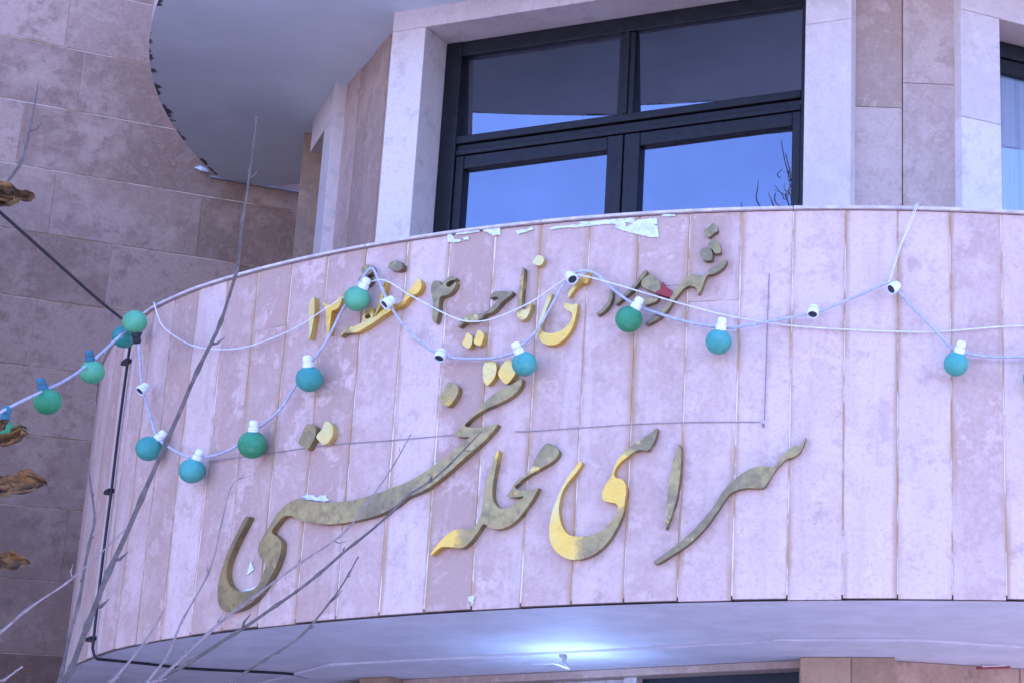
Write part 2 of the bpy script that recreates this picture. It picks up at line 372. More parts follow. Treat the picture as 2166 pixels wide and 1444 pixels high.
# soffit of the balcony with a shallow inner step that follows the polygonal front
W1 = Plane(-19, -1.978, -1.51); W2 = Plane(26.5, .3286, -2.136); W3 = Plane(-62, -2.4, -.835)
def soffit(name, z, off, mat, parent, rfix=None):
    V = []; UV = []; n = 150; a0, a1 = AZ0+K0*DAZ, AZ0+K1*DAZ
    rings = (off, off-.04, off-.12, off-.35, -3.2)
    for o in rings:
        for i in range(n+1):
            a = a0+(a1-a0)*i/n
            p = DP(a, z, o) if rfix is None else Vector(((rfix+o)*math.sin(a), -(rfix+o)*math.cos(a), z))
            V.append(p); UV.append((off-o, a))
    Fc = [(r*(n+1)+i, r*(n+1)+i+1, (r+1)*(n+1)+i+1, (r+1)*(n+1)+i) for r in range(4) for i in range(n)]
    return mesh(name, V, Fc, mat, parent, UV)
soffit('soffit', ZB-.0045, -.003, M['soffit2'], bal)
def polyprism(name, pts, z0, z1, mat, parent):
    n = len(pts); V = [(p[0], p[1], z0) for p in pts]+[(p[0], p[1], z1) for p in pts]
    return fix_normals(mesh(name, V, [tuple(range(n))[::-1], tuple(range(n, 2*n))]+[(i, (i+1) % n, (i+1) % n+n, i+n) for i in range(n)], mat, parent))
SP = [(-1.80, -2.24), (-.35, -2.735), (-.30, -2.79), (.128, -2.775), (.30, -2.70), (2.6, -1.55), (3.0, .3), (1.0, 1.6), (-2.4, .3), (-2.9, -.8)]
polyprism('soffit_step', SP, ZB-.013, ZB-.005, M['soffit2'], bal)
mb = MB(); n = 60; a0, a1 = AZ0+K0*DAZ, AZ0+K1*DAZ
V = [DP(a0+(a1-a0)*i/n, ZB+.16, -.142) for i in range(n+1)]; mesh('floor', V, [tuple(range(n+1))], M['core'], bal)

UP = 3.305
def up_fn(az, du, off, z): r = UP+off; a = az+du/UP; return Vector((r*math.sin(a), -r*math.cos(a), z))
def ring_up(name, o0, o1, z0, z1, mat, parent):
    n = 150; a0, a1 = AZ0+K0*DAZ, AZ0+K1*DAZ; V = []
    for i in range(n+1):
        a = a0+(a1-a0)*i/n; V += [up_fn(a, 0, o0, z0), up_fn(a, 0, o1, z0), up_fn(a, 0, o1, z1), up_fn(a, 0, o0, z1)]
    return fix_normals(mesh(name, V, [(i*4+k, i*4+(k+1) % 4, i*4+4+(k+1) % 4, i*4+4+k) for i in range(n) for k in range(4)]+[(3, 2, 1, 0), (n*4, n*4+1, n*4+2, n*4+3)], mat, parent))
bal2 = ring_up('upper_balcony', -.009, -.14, Z2+.012, Z2+1.12, M['grout'], B)
for k in range(K0, K1):
    uvbox('slab', up_fn, AZ0+k*DAZ+.0005, AZ0+(k+1)*DAZ-.0005, Z2+random.uniform(-.003, .002), Z2+1.12, .026, M['slab'], bal2, bev=.0018, jit=.0012)
ring_up('coping', .01, -.16, Z2+1.122, Z2+1.134, M['coping'], bal2)
soffit('upper_soffit', Z2-.0045, .001, M['plaster'], bal2, rfix=UP)
V = [up_fn(a0+(a1-a0)*i/n, 0, -.142, Z2+.16) for i in range(n+1)]; mesh('floor', V, [tuple(range(n+1))], M['paving'], bal2)
# flat cove where the soffits meet the wall
mb = MB(); mb.box8([WALL.p(u, d, z) for z in (Z2-.012, Z2-.005) for u, d in ((-.26, .002), (6.2, .002), (6.2, .02), (-.26, .02))]); mb.build('soffit_trim', M['trim'], bal2)

# --- polygonal bay behind the parapet
def box_pl(pl, u0, u1, d0, d1, z0, z1):
    mb = MB(); mb.box8([pl.p(u, d, z) for z in (z0, z1) for u, d in ((u0, d0), (u1, d0), (u1, d1), (u0, d1))]); return mb
ZF = ZB+.17
def pl2(pl, u, d): q = pl.p(u, d, 0); return (q.x, q.y)
core_pts = [pl2(W1, .01, -.26), pl2(W1, 1.99, -.26), pl2(W2, .01, -.26), pl2(W2, 2.3, -.26), (3.2, 1.5), (-1.5, 1.2), (-2.5, .3), pl2(W3, -.6, -.26), pl2(W3, -.02, -.26)]
bay = polyprism('bay_wall', core_pts, ZF, Z2, M['core'], B)
def slab_pl(name, pl, u0, u1, z0, z1, d, th, mat, parent, jit=.0008):
    return uvbox(name, lambda u, du, off, z: pl.p(u+du, d+off, z), u0, u1, z0, z1, th, mat, parent, bev=.002, jit=jit)
def surround(pl, W, zl, jl, jr, zj, label):
    s_ = empty('window_surround', pl.p(W/2, 0, ZF), B); s_.matrix_parent_inverse = Matrix(); e = s_
    def sl(nm, *a):
        o = slab_pl(nm, pl, *a, M['frame'], e); o.location = -Vector(e.location); return o
    for (u0, u1, zz) in ((0, jl, zj[0]), (W-jr, W, zj[1])):
        zs = [ZF]+zz+[zl-.0]
        for za, zb in zip(zs, zs[1:]): sl('jamb_stone', u0, u1, za+.0005, zb-.0005, 0, .255)
    sl('lintel_stone', 0, W, zl+.0005, Z2-.0005, 0, .255)
    sl('sill_stone', jl+.001, W-jr-.001, 3.15, 3.19, -.02, .235)
    return e
surround(W1, 2.0, 5.087, .155, .186, ([3.6], [3.9, 4.845]), '')
surround(W2, 2.0, 4.905, .172, .172, ([3.7, 4.46], [3.8]), '')
s3 = empty('door_surround', W3.p(0, 0, ZF), B)
for nm, a in (('jamb_stone', (-.173, 0, ZF, 5.0145, 0, .2)), ('lintel_stone', (-.467, 0, 5.0155, Z2-.0005, 0, .2))):
    o = slab_pl(nm, W3, *a, M['frame'], s3); o.location = -Vector(s3.location)
mb = MB(); p0 = W3.p(-.468, -.03, 0); mb.box8([Vector((x, y, z)) for z in (ZF, Z2-.002) for x, y in ((-2.70, -.28), (-2.83, .42), (-2.6, .42), (-2.45, -.28))]); mb.build('side_wall', M['lower'], B)
mb = box_pl(W3, -.60, -.174, -.16, -.12, ZF, 5.012); mb.build('balcony_door', M['joinery'], B)
# stone panels between the windows
pa = Plane(3.5, -.086, -2.161)
rp = empty('recessed_panel', pa.p(.2, -.05, ZF), B)
L1 = .4155
for (u0, u1, zs) in ((.002, .1945, [ZF, 3.6, 4.505, Z2]), (.1975, L1-.001, [ZF, 3.3, 4.61, Z2])):
    for za, zb in zip(zs, zs[1:]):
        o = slab_pl('slab', pa, u0, u1, za+.0007, zb-.0007, -.048, .2, M['panel'], rp); o.location = -Vector(rp.location)
ang = math.degrees(math.atan2(-1.51+.835, -1.978+2.4)); pb = Plane(ang, -2.4, -.835); L2 = math.hypot(.422, .675)
rp2 = empty('recessed_panel', pb.p(.4, -.05, ZF), B)
for i in range(4):
    o = slab_pl('slab', pb, i*L2/4+.002, (i+1)*L2/4-.001, ZF, Z2-.001, -.048-.004*(i % 2), .2, M['panel'], rp2); o.location = -Vector(rp2.location)

# --- windows
def window(pl, W, jl, jr, zl, name='window', transom=True):
    w = empty(name, pl.p(W/2, -.18, 3.19), B)
    def bar(nm, u0, u1, z0, z1, d0, d1, mat='joinery'):
        mb = box_pl(pl, u0, u1, d0, d1, z0, z1); o = mb.build(nm, M[mat], w)
        md = o.modifiers.new('b', 'BEVEL'); md.width = .004; md.segments = 2; md.limit_method = 'ANGLE'
        o.location = -Vector(w.location); return o
    u0, u1 = jl+.001, W-jr-.001; top = zl-.001; um = (u0+u1)/2
    dz = 5.086-zl
    tz = 4.62-dz
    bar('frame_bar', u0, u0+.075, 3.192, top, -.225, -.157); bar('frame_bar', u1-.075, u1, 3.192, top, -.225, -.157)
    bar('frame_bar', u0+.076, u1-.076, top-.066, top, -.225, -.159)
    if not transom:
        bar('frame_bar', um-.035, um+.035, 3.2, top-.067, -.222, -.165)
        for a, b in ((u0+.077, um-.036), (um+.036, u1-.077)):
            bar('sash_bar', a, a+.012, 3.20, top-.068, -.21, -.170); bar('sash_bar', b-.05, b, 3.20, top-.068, -.21, -.170); bar('sash_bar', a+.013, b-.051, top-.13, top-.068, -.21, -.171); bar('sash_bar', a+.013, b-.051, 3.2, 3.28, -.21, -.171)
            bar('pane', a+.01, b-.046, 3.276, top-.126, -.200, -.193, 'glass2')
        return w
    bar('frame_bar', um-.035, um+.035, tz+.038, top-.067, -.222, -.165)
    bar('frame_bar', um-.012, um+.012, tz+.038, top-.067, -.164, -.156)
    bar('frame_bar', u0+.076, u1-.076, tz+.004, tz+.037, -.222, -.156)
    bar('frame_bar', u0+.076, u1-.076, tz-.022, tz+.003, -.222, -.172)
    bar('frame_bar', u0+.076, u1-.076, tz-.046, tz-.023, -.222, -.160)
    for s_, (a, b) in enumerate(((u0+.077, um-.003), (um+.003, u1-.077))):
        zt = tz-.048
        ou, iu = (.036, .068) if s_ == 0 else (.068, .036)
        bar('sash_bar', a, a+ou, 3.20, zt, -.21, -.166); bar('sash_bar', b-iu, b, 3.20, zt, -.21, -.166)
        bar('sash_bar', a+ou+.0005, b-iu-.0005, zt-.058, zt, -.21, -.168); bar('sash_bar', a+ou+.0005, b-iu-.0005, 3.20, 3.28, -.21, -.168)
        bar('pane', a+ou-.004, b-iu+.004, 3.276, zt-.054, -.200, -.193, 'glass')
    for a, b, tl in ((u0+.072, um-.032, .0165), (um+.032, u1-.072, .0225)):      # old glass, leaning slightly forward
        mb = MB(); mb.box8([pl.p(u, d+(tl if z > tz+.1 else 0), z) for z in (tz+.036, top-.063) for u, d in ((a, -.212), (b, -.212), (b, -.205), (a, -.205))])
        o = mb.build('pane', M['glass'], w); o.location = -Vector(w.location)
    return w
window(W1, 2.0, .155, .186, 5.087); window(W2, 2.0, .172, .172, 4.905, transom=False)

# --- ground floor under the balcony
low = empty('ground_floor_front', (-.6, -2.0, 0), B)
def lows(nm, o): o.location = -Vector(low.location); o.parent = low; return o
G1 = Plane(-19, -.232, -2.36)                      # shop front plane, u runs left (negative) from the pier
G2 = Plane(26.5, .076, -2.36)
lows('pier', slab_pl('pier_stone', Plane(3.5, -.232, -2.425), 0, .165, .13, ZB-.014, 0, .3, M['lower'], low))
lows('pier', slab_pl('pier_stone', Plane(3.5, -.232, -2.425), .1665, .31, .13, ZB-.014, 0, .3, M['lower'], low))
for i in range(4): lows('x', slab_pl('slab', G2, .005+i*.5, .503+i*.5, .13, ZB-.014, -.03, .2, M['wall'], low))
lows('x', slab_pl('lintel_stone', G1, -1.50, -.002, ZB-.040, ZB-.014, 0, .22, M['panel'], low))
lows('x', box_pl(G1, -1.50, -.002, -.22, -.10, .13, ZB-.037).build('shop_glass', M['dark'], low))
lows('x', box_pl(G1, -1.50, -.62, -.098, -.06, ZB-.095, ZB-.060).build('frame_bar', M['joinery'], low))
lows('x', box_pl(G1, -.665, -.62, -.098, -.05, .13, ZB-.038).build('frame_bar', M['coping'], low))
lows('x', box_pl(G1, -1.50, -.666, -.099, -.085, 1.9, ZB-.038).build('transom_pane', M['coping'], low))
lows('x', slab_pl('pier_stone', G1, -1.62, -1.502, .13, ZB-.014, .08, .3, M['lower'], low))
lows('x', slab_pl('pier_stone', G1, -1.72, -1.622, .13, ZB-.03, .04, .3, M['lower'], low))
polyprism('inner_wall', [pl2(G1, -1.7, -.3), pl2(G1, 0, -.3), pl2(G2, 0, -.3), pl2(G2, 2, -.3), (3, 1.5), (-2.4, .5), (-2.4, -1.2)], 0.13, ZB-.01, M['lower'], B)

# ------------------------------------------------------------------ things on the curved wall
def poly_on_drum(name, outline, off, mat, parent=None, thick=.027, holes=(), sub=4, smooth_out=True):
    """plate cut to an outline given in photograph pixels, standing `thick` proud of the curved wall"""
    loops = [crom(outline, sub, True) if smooth_out else list(outline)]+[crom(h, sub, True) for h in holes]
    L2d = []; V = []; idx = []
    for lp in loops:
        q = [px_drum(x, y, off) for x, y in lp]; L2d.append([Vector((a*3.5, z, 0)) for a, z in q])
    flat = [p for l in L2d for p in l]; n = len(flat)
    tris = tessellate_polygon(L2d)
    bm = bmesh.new(); lay = bm.verts.layers.int.new('i'); bv = [bm.verts.new(p) for p in flat]
    for i, v in enumerate(bv): v[lay] = i+1
    for t_ in tris:
        try: bm.faces.new([bv[i] for i in t_])
        except ValueError: pass
    for _ in range(4):                             # small triangles, so that the plate follows the curve of the wall
        bmesh.ops.beautify_fill(bm, faces=bm.faces[:], edges=[e for e in bm.edges if not e.is_boundary])
        ed = [e for e in bm.edges if not e.is_boundary and e.calc_length() > .035]
        if not ed: break
        bmesh.ops.subdivide_edges(bm, edges=ed, cuts=1); bmesh.ops.triangulate(bm, faces=bm.faces[:])
    bv = None; bm.verts.index_update(); lay = bm.verts.layers.int['i']; fi = [0]*n; seen = set()
    for v in bm.verts:
        k = v[lay]-1
        if k >= 0 and k not in seen: fi[k] = v.index; seen.add(k)
    V = [DP(v.co.x/3.5, v.co.y, off) for v in bm.verts]; Fc = [tuple(v.index for v in f.verts) for f in bm.faces]; s0 = 0
    nb = len(V); bm.free()
    V += [DP(p.x/3.5, p.y, off-thick) for p in flat]
    for l in L2d:
        k = len(l); Fc += [(fi[s0+i], fi[s0+(i+1) % k], nb+s0+(i+1) % k, nb+s0+i) for i in range(k)]; s0 += k
    return fix_normals(mesh(name, V, Fc, mat, parent))
def Z(ox, oy, s): return lambda L: [(ox+x/s, oy+y/s) for x, y in L]
Z1, Z2u, Z3, Z4, Z5 = Z(620, 440, 4.5125), Z(1100, 440, 4.5125), Z(420, 860, 3.0083), Z(860, 740, 3.0083), Z(1120, 860, 3.4935)
LET = []
def letter(name, label, polys, gold, cat='letter', mat='brass', group=None):
    f0 = polys[0][0] if isinstance(polys[0], tuple) else polys[0]
    t0 = px_dp(*f0[0], 0.0); e = empty(name, t0)
    for i, pl in enumerate(polys):
        hl = []
        if isinstance(pl, tuple): pl, hl = pl
        o = poly_on_drum('stroke', pl, .021-.0012*i, M[mat], e, .023, hl); o.location = -t0; o['gold'] = gold
    tag(e, label, cat, group or 'raised lettering on the curved parapet'); return e
A = Z5([(2040,222),(2005,282),(1950,292),(1895,335),(1845,395),(1805,440),(1720,436),(1640,452),(1560,497),(1500,550),(1430,620),(1370,720),(1300,810),(1210,908),(1120,990),(1010,1075),(918,1142),(950,1155),(1075,1080),(1190,1000),(1300,888),(1390,765),(1470,650),(1530,615),(1600,598),(1725,595),(1765,545),(1825,455),(1890,390),(1955,365),(1998,335),(2030,270)])
letter('brass_letter', 'dull brass wavy letter at the right end of the large lower line', [A], .20)
letter('brass_letter', 'dull brass upright alef stroke of the large lower line', [Z5([(1105,270),(1085,330),(1060,400),(1045,480),(1030,570),(1018,680),(1008,790),(1002,885),(1012,893),(1050,800),(1085,680),(1105,560),(1118,440),(1122,340)])], .28)
letter('brass_letter', 'gold patched bowl letter between the alef stroke and the knotted word', [Z5([(945,155),(890,195),(820,240),(750,290),(690,340),(645,400),(620,460),(600,520),(570,560),(545,610),(535,650),(550,690),(600,705),(640,715),(655,745),(640,790),(600,850),(545,905),(470,940),(400,955),(330,955),(280,935),(245,890),(225,830),(215,760),(225,690),(245,620),(290,550),(340,490),(385,425),(370,400),(330,455),(280,520),(240,590),(205,670),(170,760),(150,860),(145,940),(155,1000),(190,1060),(240,1100),(300,1125),(370,1125),(450,1100),(520,1055),(580,995),(630,920),(670,840),(695,770),(705,690),(715,620),(705,560),(675,530),(640,525),(625,500),(635,460),(670,410),(720,370),(780,325),(830,315),(870,322),(900,290),(930,230)])], .46)
letter('brass_letter', 'brass knotted word with a tall stem in the middle of the lower line', [Z4([(890,592),(925,600),(965,635),(960,672),(925,708),(870,742),(810,775),(755,808),(715,843),(688,872),(740,892),(800,885),(835,873),(832,890),(800,950),(750,1020),(700,1080),(640,1122),(580,1138),(530,1130),(488,1105),(450,1160),(400,1222),(350,1258),(290,1253),(220,1253),(165,1298),(155,1292),(215,1212),(275,1160),(325,1137),(375,1142),(420,1132),(455,1090),(475,1030),(487,950),(505,850),(540,740),(578,640),(584,660),(565,760),(548,850),(547,930),(568,985),(605,1008),(650,998),(700,968),(745,930),(690,935),(642,930),(640,922),(665,885),(700,830),(760,785),(800,740),(815,700),(835,660),(865,615)])], .40)
E_ = Z4([(735,185),(725,230),(690,275),(640,310),(580,340),(510,370),(450,405),(400,445),(368,482),(430,492),(500,485),(570,468),(572,482),(545,520),(490,580),(420,640),(340,710),(250,790),(160,860),(80,905)])+Z3([(1324,575),(1240,640),(1130,690),(1010,720),(900,740),(800,745),(720,735),(650,720),(600,695),(565,690),(530,705),(495,745),(465,795),(500,825),(525,860),(522,920),(505,980),(480,1040),(440,1110),(395,1180),(340,1240),(270,1285),(200,1305),(150,1290),(125,1240),(120,1170),(132,1090),(160,990),(195,900),(245,800),(295,705),(318,705),(275,790),(235,870),(200,950),(180,1020),(178,1080),(195,1130),(230,1165),(290,1172),(345,1160),(385,1120),(410,1060),(425,1010),(415,975),(390,955),(378,910),(385,870),(410,820),(450,760),(490,690),(540,635),(590,600),(640,585),(700,598),(780,610),(880,605),(990,590),(1100,560),(1200,525)])+Z4([(0,838),(80,795),(170,735),(250,675),(330,610),(390,562),(405,552),(360,552),(312,545),(305,525),(340,500),(385,450),(430,400),(480,345),(540,290),(600,250),(670,215),(720,190)])
letter('brass_letter', 'largest brass letter, a long sweep ending in a loop at the left', [E_], .22)
for nm, pg, lb, g in (('kh', Z4([(265,205),(300,212),(328,235),(325,275),(300,320),(265,355),(230,345),(200,305),(235,260)]), 'single brass dot left of the pair above the long sweep', .3),
    ('t1', Z4([(510,68),(560,72),(572,110),(565,160),(540,200),(512,222),(490,195),(485,140),(490,95)]), 'left brass dot of the pair beside the teal bulb above the long sweep', .55),
    ('t2', Z4([(640,62),(665,72),(690,110),(690,150),(660,195),(632,215),(600,185),(582,150),(600,105)]), 'right brass dot of the pair, touching the teal bulb above the long sweep', .6),
    ('y1', Z3([(690,110),(740,125),(745,180),(720,230),(692,270),(660,250),(635,230),(655,175)]), 'dull brass dot, left of the two above the loop letter', .3),
    ('y2', Z3([(810,92),(850,115),(855,170),(835,215),(800,240),(765,215),(750,185),(785,140)]), 'shiny gold dot, right of the two above the loop letter', .75)):
    letter('brass_dot', lb, [pg], g, 'letter dot', group='brass dots of the lettering')
letter('brass_numeral', 'thin gold numeral one at the left end of the small upper line', [Z1([(185,850),(200,860),(203,930),(200,1040),(185,1130),(172,1200),(155,1245),(145,1235),(152,1120),(148,1010),(148,930),(168,880)])], .62, 'numeral')
letter('brass_numeral', 'gold numeral two left of the green bulb on the upper line', [Z1([(450,835),(467,850),(457,900),(432,950),(392,978),(368,985),(360,1050),(352,1130),(340,1200),(325,1195),(315,1100),(312,1010),(300,945),(290,905),(340,925),(400,900)])], .8, 'numeral')
letter('brass_letter', 'brass word with a ring and tall stroke below the green bulb', [(Z1([(450,1215),(490,1160),(540,1132),(600,1120),(650,1095),(672,1060),(665,1030),(690,990),(735,955),(765,960),(770,1010),(765,1040),(800,1020),(850,975),(900,940),(950,920),(1000,915),(1040,885),(1065,840),(1110,780),(1160,710),(1190,672),(1220,700),(1222,760),(1190,810),(1130,840),(1095,870),(1055,920),(1005,945),(960,962),(900,1000),(840,1040),(770,1090),(700,1135),(620,1180),(540,1192),(490,1195),(455,1222)]), [Z1([(712,1008),(735,1020),(738,1042),(715,1060),(690,1055),(682,1035)])]), Z1([(880,690),(890,705),(874,790),(860,850),(842,910),(800,1000),(775,1035),(790,980),(822,890),(838,800),(862,730)])], .5)
for pg, lb, g in ((Z1([(925,520),(990,500),(1035,530),(1040,575),(1000,600),(930,590),(905,570)]), 'dark brass dot under the coping above the ringed word', .1),
    (Z1([(680,545),(735,545),(755,590),(735,630),(690,640),(655,610),(655,570)]), 'upper dark round dot above the green bulb', .05),
    (Z1([(650,652),(700,646),(740,690),(720,720),(680,745),(630,720),(620,690)]), 'lower dark dot touching the green bulb', .05),
    (Z1([(1660,1190),(1700,1215),(1712,1260),(1680,1335),(1615,1300),(1640,1235)]), 'left gold square dot under the small middle word', .65),
    (Z1([(1770,1165),(1815,1195),(1818,1240),(1785,1310),(1725,1285),(1745,1210)]), 'right gold square dot under the small middle word', .65),
    (Z2u([(165,455),(195,455),(225,475),(220,520),(185,550),(140,540),(120,515),(140,480)]), 'lone gold dot above the thin alef of the upper line', .7),
    (Z2u([(1845,145),(1870,165),(1885,215),(1850,240),(1800,275),(1755,215),(1800,185)]), 'topmost of three grey dots near the coping on the right', .05),
    (Z2u([(1802,330),(1870,305),(1900,340),(1915,420),(1860,430),(1838,400),(1802,376)]), 'right one of the two lower grey dots at the right', .1),
    (Z2u([(1745,385),(1798,382),(1830,412),(1832,490),(1760,500),(1720,450),(1725,400)]), 'left one of the two lower grey dots at the right', .1)):
    letter('brass_dot', lb, [pg], g, 'letter dot', group='brass dots of the lettering')
letter('brass_numeral', 'forked brass numeral four on the upper line', [Z1([(1340,700),(1390,695),(1415,738),(1450,690),(1500,652),(1545,660),(1550,682),(1500,695),(1462,722),(1468,752),(1510,748),(1550,705),(1550,740),(1520,790),(1470,830),(1410,845),(1392,900),(1385,1000),(1360,1090),(1330,1070),(1330,980),(1335,900),(1315,800),(1320,740)])], .35, 'numeral')
letter('brass_letter', 'wavy dark brass word in the middle of the upper line', [Z1([(1565,1125),(1610,1070),(1660,1020),(1720,1005),(1790,1010),(1850,980),(1910,930),(1950,885),(1960,858),(1920,845),(1880,862),(1875,850),(1920,800),(1990,795),(2060,800),(2085,790),(2090,815),(2040,860),(1990,900),(1940,960),(1890,1000),(1830,1015),(1790,1060),(1720,1085),(1640,1090),(1590,1130)])], .3)
letter('brass_letter', 'thin brass alef with a small hook at its foot', [Z2u([(20,578),(38,585),(32,700),(22,800),(14,900),(12,955),(60,965),(90,905),(108,915),(92,985),(60,1050),(20,1068),(-15,1055),(-30,1000),(-25,900),(-15,800),(0,700)])], .35)
letter('brass_letter', 'small gold bowl letter below the open lamp holder', [Z2u([(285,810),(300,825),(285,890),(250,970),(225,1050),(200,1120),(208,1165),(250,1192),(320,1192),(390,1168),(440,1130),(480,1080),(500,1030),(488,995),(440,970),(420,940),(420,905),(470,915),(510,918),(545,910),(545,960),(530,1040),(510,1110),(470,1190),(410,1260),(340,1300),(270,1305),(210,1280),(175,1230),(165,1170),(180,1090),(205,1020),(235,920),(265,840)]), Z2u([(665,612),(655,680),(635,720),(600,715),(560,740),(510,790),(470,850),(455,830),(480,780),(540,710),(600,650)])], .55)
letter('brass_letter', 'crescent brass stroke between the bowl letter and the slanted stroke', [Z2u([(865,745),(882,770),(878,860),(850,930),(800,985),(740,1020),(730,1005),(770,975),(820,920),(850,850)])], .3)
letter('brass_letter', 'slanted dull stroke with a worn round head above the green bulb', [Z2u([(1195,590),(1210,605),(1180,660),(1120,730),(1060,800),(1000,850),(930,910),(905,905),(960,850),(1030,790),(1090,720),(1140,650)]), Z2u([(1240,642),(1300,660),(1335,720),(1340,770),(1300,808),(1250,790),(1190,765),(1155,725),(1180,670)]), Z2u([(1185,880),(1260,852),(1320,852),(1300,890),(1240,915),(1195,925)])], .15)
letter('red_star_patch', 'dark red star shaped piece between the upper line letters', [Z2u([(1360,702),(1390,752),(1460,800),(1430,850),(1380,838),(1290,808),(1342,772)])], 0, 'letter piece', 'red')
letter('brass_letter', 'long curling brass stroke at the right end of the upper line', [Z2u([(1950,478),(1970,500),(1950,555),(1900,600),(1840,630),(1790,640),(1760,690),(1740,750),(1710,810),(1690,815),(1685,770),(1650,745),(1600,745),(1550,780),(1500,840),(1460,890),(1410,970),(1340,1040),(1260,1090),(1210,1110),(1200,1095),(1260,1040),(1330,990),(1380,940),(1430,860),(1480,780),(1540,710),(1600,655),(1660,635),(1720,645),(1760,650),(1790,600),(1830,570),(1890,545),(1930,500)])], .3)

# paper residue, scored line and small marks: flat pieces on the stone
rs = tag(empty('paper_residue', px_dp(1300, 490)), 'torn white paper and glue residue under the coping above the lettering', 'paper residue')
def flake(pts, rough=3.0, off=.004):
    P = []
    for i, a in enumerate(pts):
        b = pts[(i+1) % len(pts)]; L = math.hypot(b[0]-a[0], b[1]-a[1]); n = max(1, int(L/5))
        for k in range(n):
            t = k/n; P.append((a[0]+(b[0]-a[0])*t+random.uniform(-1, 1)*rough*.5, a[1]+(b[1]-a[1])*t+random.uniform(-1, 1)*rough*.5))
    o = poly_on_drum('scrap', P, off, M['flake'], rs, .0022, (), 1, False); o.location = -Vector(rs.location); return o
for pg, r in (([(1294,480),(1330,478),(1352,464),(1372,470),(1391,478),(1394,503),(1372,501),(1340,494),(1312,486)], 1.6), ([(1357,464),(1390,461),(1391,475),(1372,474),(1360,472)], 2),
    ([(1176,478),(1235,474),(1262,476),(1225,481),(1178,482)], 2), ([(1225,470),(1290,464),(1340,462),(1345,470),(1290,474),(1240,476)], 3.5), ([(1160,482),(1200,476),(1200,479),(1165,486)], 2),
    ([(1020,487),(1058,481),(1058,497),(1042,499),(1030,491)], 2), ([(946,489),(952,487),(958,505),(975,508),(970,513),(948,512)], 3), ([(962,492),(1010,487),(1015,490),(965,497)], 2), ([(980,502),(992,501),(991,507),(981,508)], 1.5),
    ([(1090,490),(1125,481),(1128,485),(1095,496)], 2), ([(1300,470),(1325,472),(1322,480),(1302,479)], 2), ([(1400,454),(1428,453),(1428,457),(1400,458)], 1.5),
    ([(636,1052),(650,1042),(668,1050),(690,1047),(697,1058),(676,1060),(655,1056)], 4), ([(492,1246),(510,1250),(535,1242),(545,1236),(548,1246),(520,1254),(500,1254)], 3), ([(531,1186),(537,1204),(521,1216)], 1.5),
    ([(918,975),(924,977),(924,989),(918,987)], 2), ([(989,1262),(1003,1258),(1001,1276),(992,1270)], 2)):
    flake(pg, r)
sl = tag(empty('scored_line', px_dp(1617, 890)), 'thin dark scored line framing the lettering with a right angled corner', 'scored line')
def scored(P, w=.0026):
    Q = crom(P, 6); mb = MB()
    for (x0, y0), (x1, y1) in zip(Q, Q[1:]):
        a, za = px_drum(x0, y0, .003); b, zb = px_drum(x1, y1, .003); t = Vector((3.5*(b-a), zb-za)); t.normalize(); nx, nz = -t.y*w/2, t.x*w/2
        mb.add([DP(a+nx/3.5, za+nz, .003), DP(a-nx/3.5, za-nz, .003), DP(b-nx/3.5, zb-nz, .003), DP(b+nx/3.5, zb+nz, .003)], [(0, 1, 2, 3)])
    o = mb.build('line', M['core'], sl); o.location = -Vector(sl.location)
scored([(1627,578),(1622,720),(1617,888)]); scored([(1609,892),(1530,892),(1449,893),(1337,897),(1230,904),(1120,911.5),(1088,912)]); scored([(962,919),(915,923),(835,930),(702,940),(576,957),(440,976)])
scored([(1612,895),(1616,899),(1613,903)], .006)

# ------------------------------------------------------------------ lamp string
ST = tag(empty('lamp_string', px_dp(1109, 769, .05)), 'string of green and teal bulbs on a grey cord looped across the parapet', 'string lights')
LOC = -Vector(ST.location)
def child(o, par=ST): o.parent = par; o.location = LOC if par is ST else (0, 0, 0); return o
OFF = .045
def spt(x, y, off=OFF): return px_dp(x, y, off)
cordp = [(300,812),(318,880),(333,925),(362,948),(395,965),(422,968),(470,958),(512,935),(538,912),(590,868),(625,815),(652,775),(690,722),(722,660),(752,612),(784,568),(800,592),(822,640),(858,694),(905,736),(930,748),(960,757),(1030,758),(1075,750),(1094,738),(1130,705),(1162,655),(1190,605),(1212,580),(1238,573),(1265,582),(1300,615),(1348,648),(1390,662),(1450,680),(1526,693),(1570,690),(1620,681),(1720,662),(1760,648),(1815,626),(1878,598),(1892,608),(1925,645),(1970,690),(2012,735),(2032,745),(2080,753),(2120,755),(2166,754),(2215,748),(2260,740)]
pts = [spt(x, y, OFF-.012) for x, y in cordp]
corner = px_dp(282, 694, .07)
left = [(corner, None)]
dl_ = [(262, 704, 6.25), (236, 727, 6.18), (190, 768, 6.05), (140, 803, 5.85), (92, 826, 5.62), (50, 846, 5.5), (0, 872, 5.35), (-70, 915, 5.15), (-160, 960, 4.95)]
lpts = [at(*q) for q in dl_][::-1]
mid = [px_dp(290, 705, .05), px_dp(296, 760, .035)]
allp = lpts+[corner]+mid+pts
sm = [Vector(q) for q in crom([tuple(p) for p in allp], 5)]
child(tube(sm, [.0042]*len(sm), 7).build('cord', M['cord'], ST, True))
def holder(b, ax, col='porcelain', L=.036, r=.0155, empty_=True):
    ax = ax.normalized()
    pr = [(0, r*.45), (.001, r*.62), (.004, r*.82), (.008, r*.90), (L*.42, r*.92), (L*.44, r*.78), (L*.50, r*.78), (L*.52, r*1.0), (L*.60, r*1.06), (L*.97, r*1.06), (L, r*1.02)]
    if empty_: pr += [(L, r*.84), (L*.62, r*.8), (L*.62, .0001)]
    h = lathe(b, ax, pr, 16).build('lamp_holder', M[col], ST, False); child(h)
    if empty_:
        c = lathe(b, ax, [(L*.63, r*.78), (L*.66, r*.79), (L*.9, r*.8)], 14); o = c.build('socket', M['socket_in'], h); child(o, h)
    return h
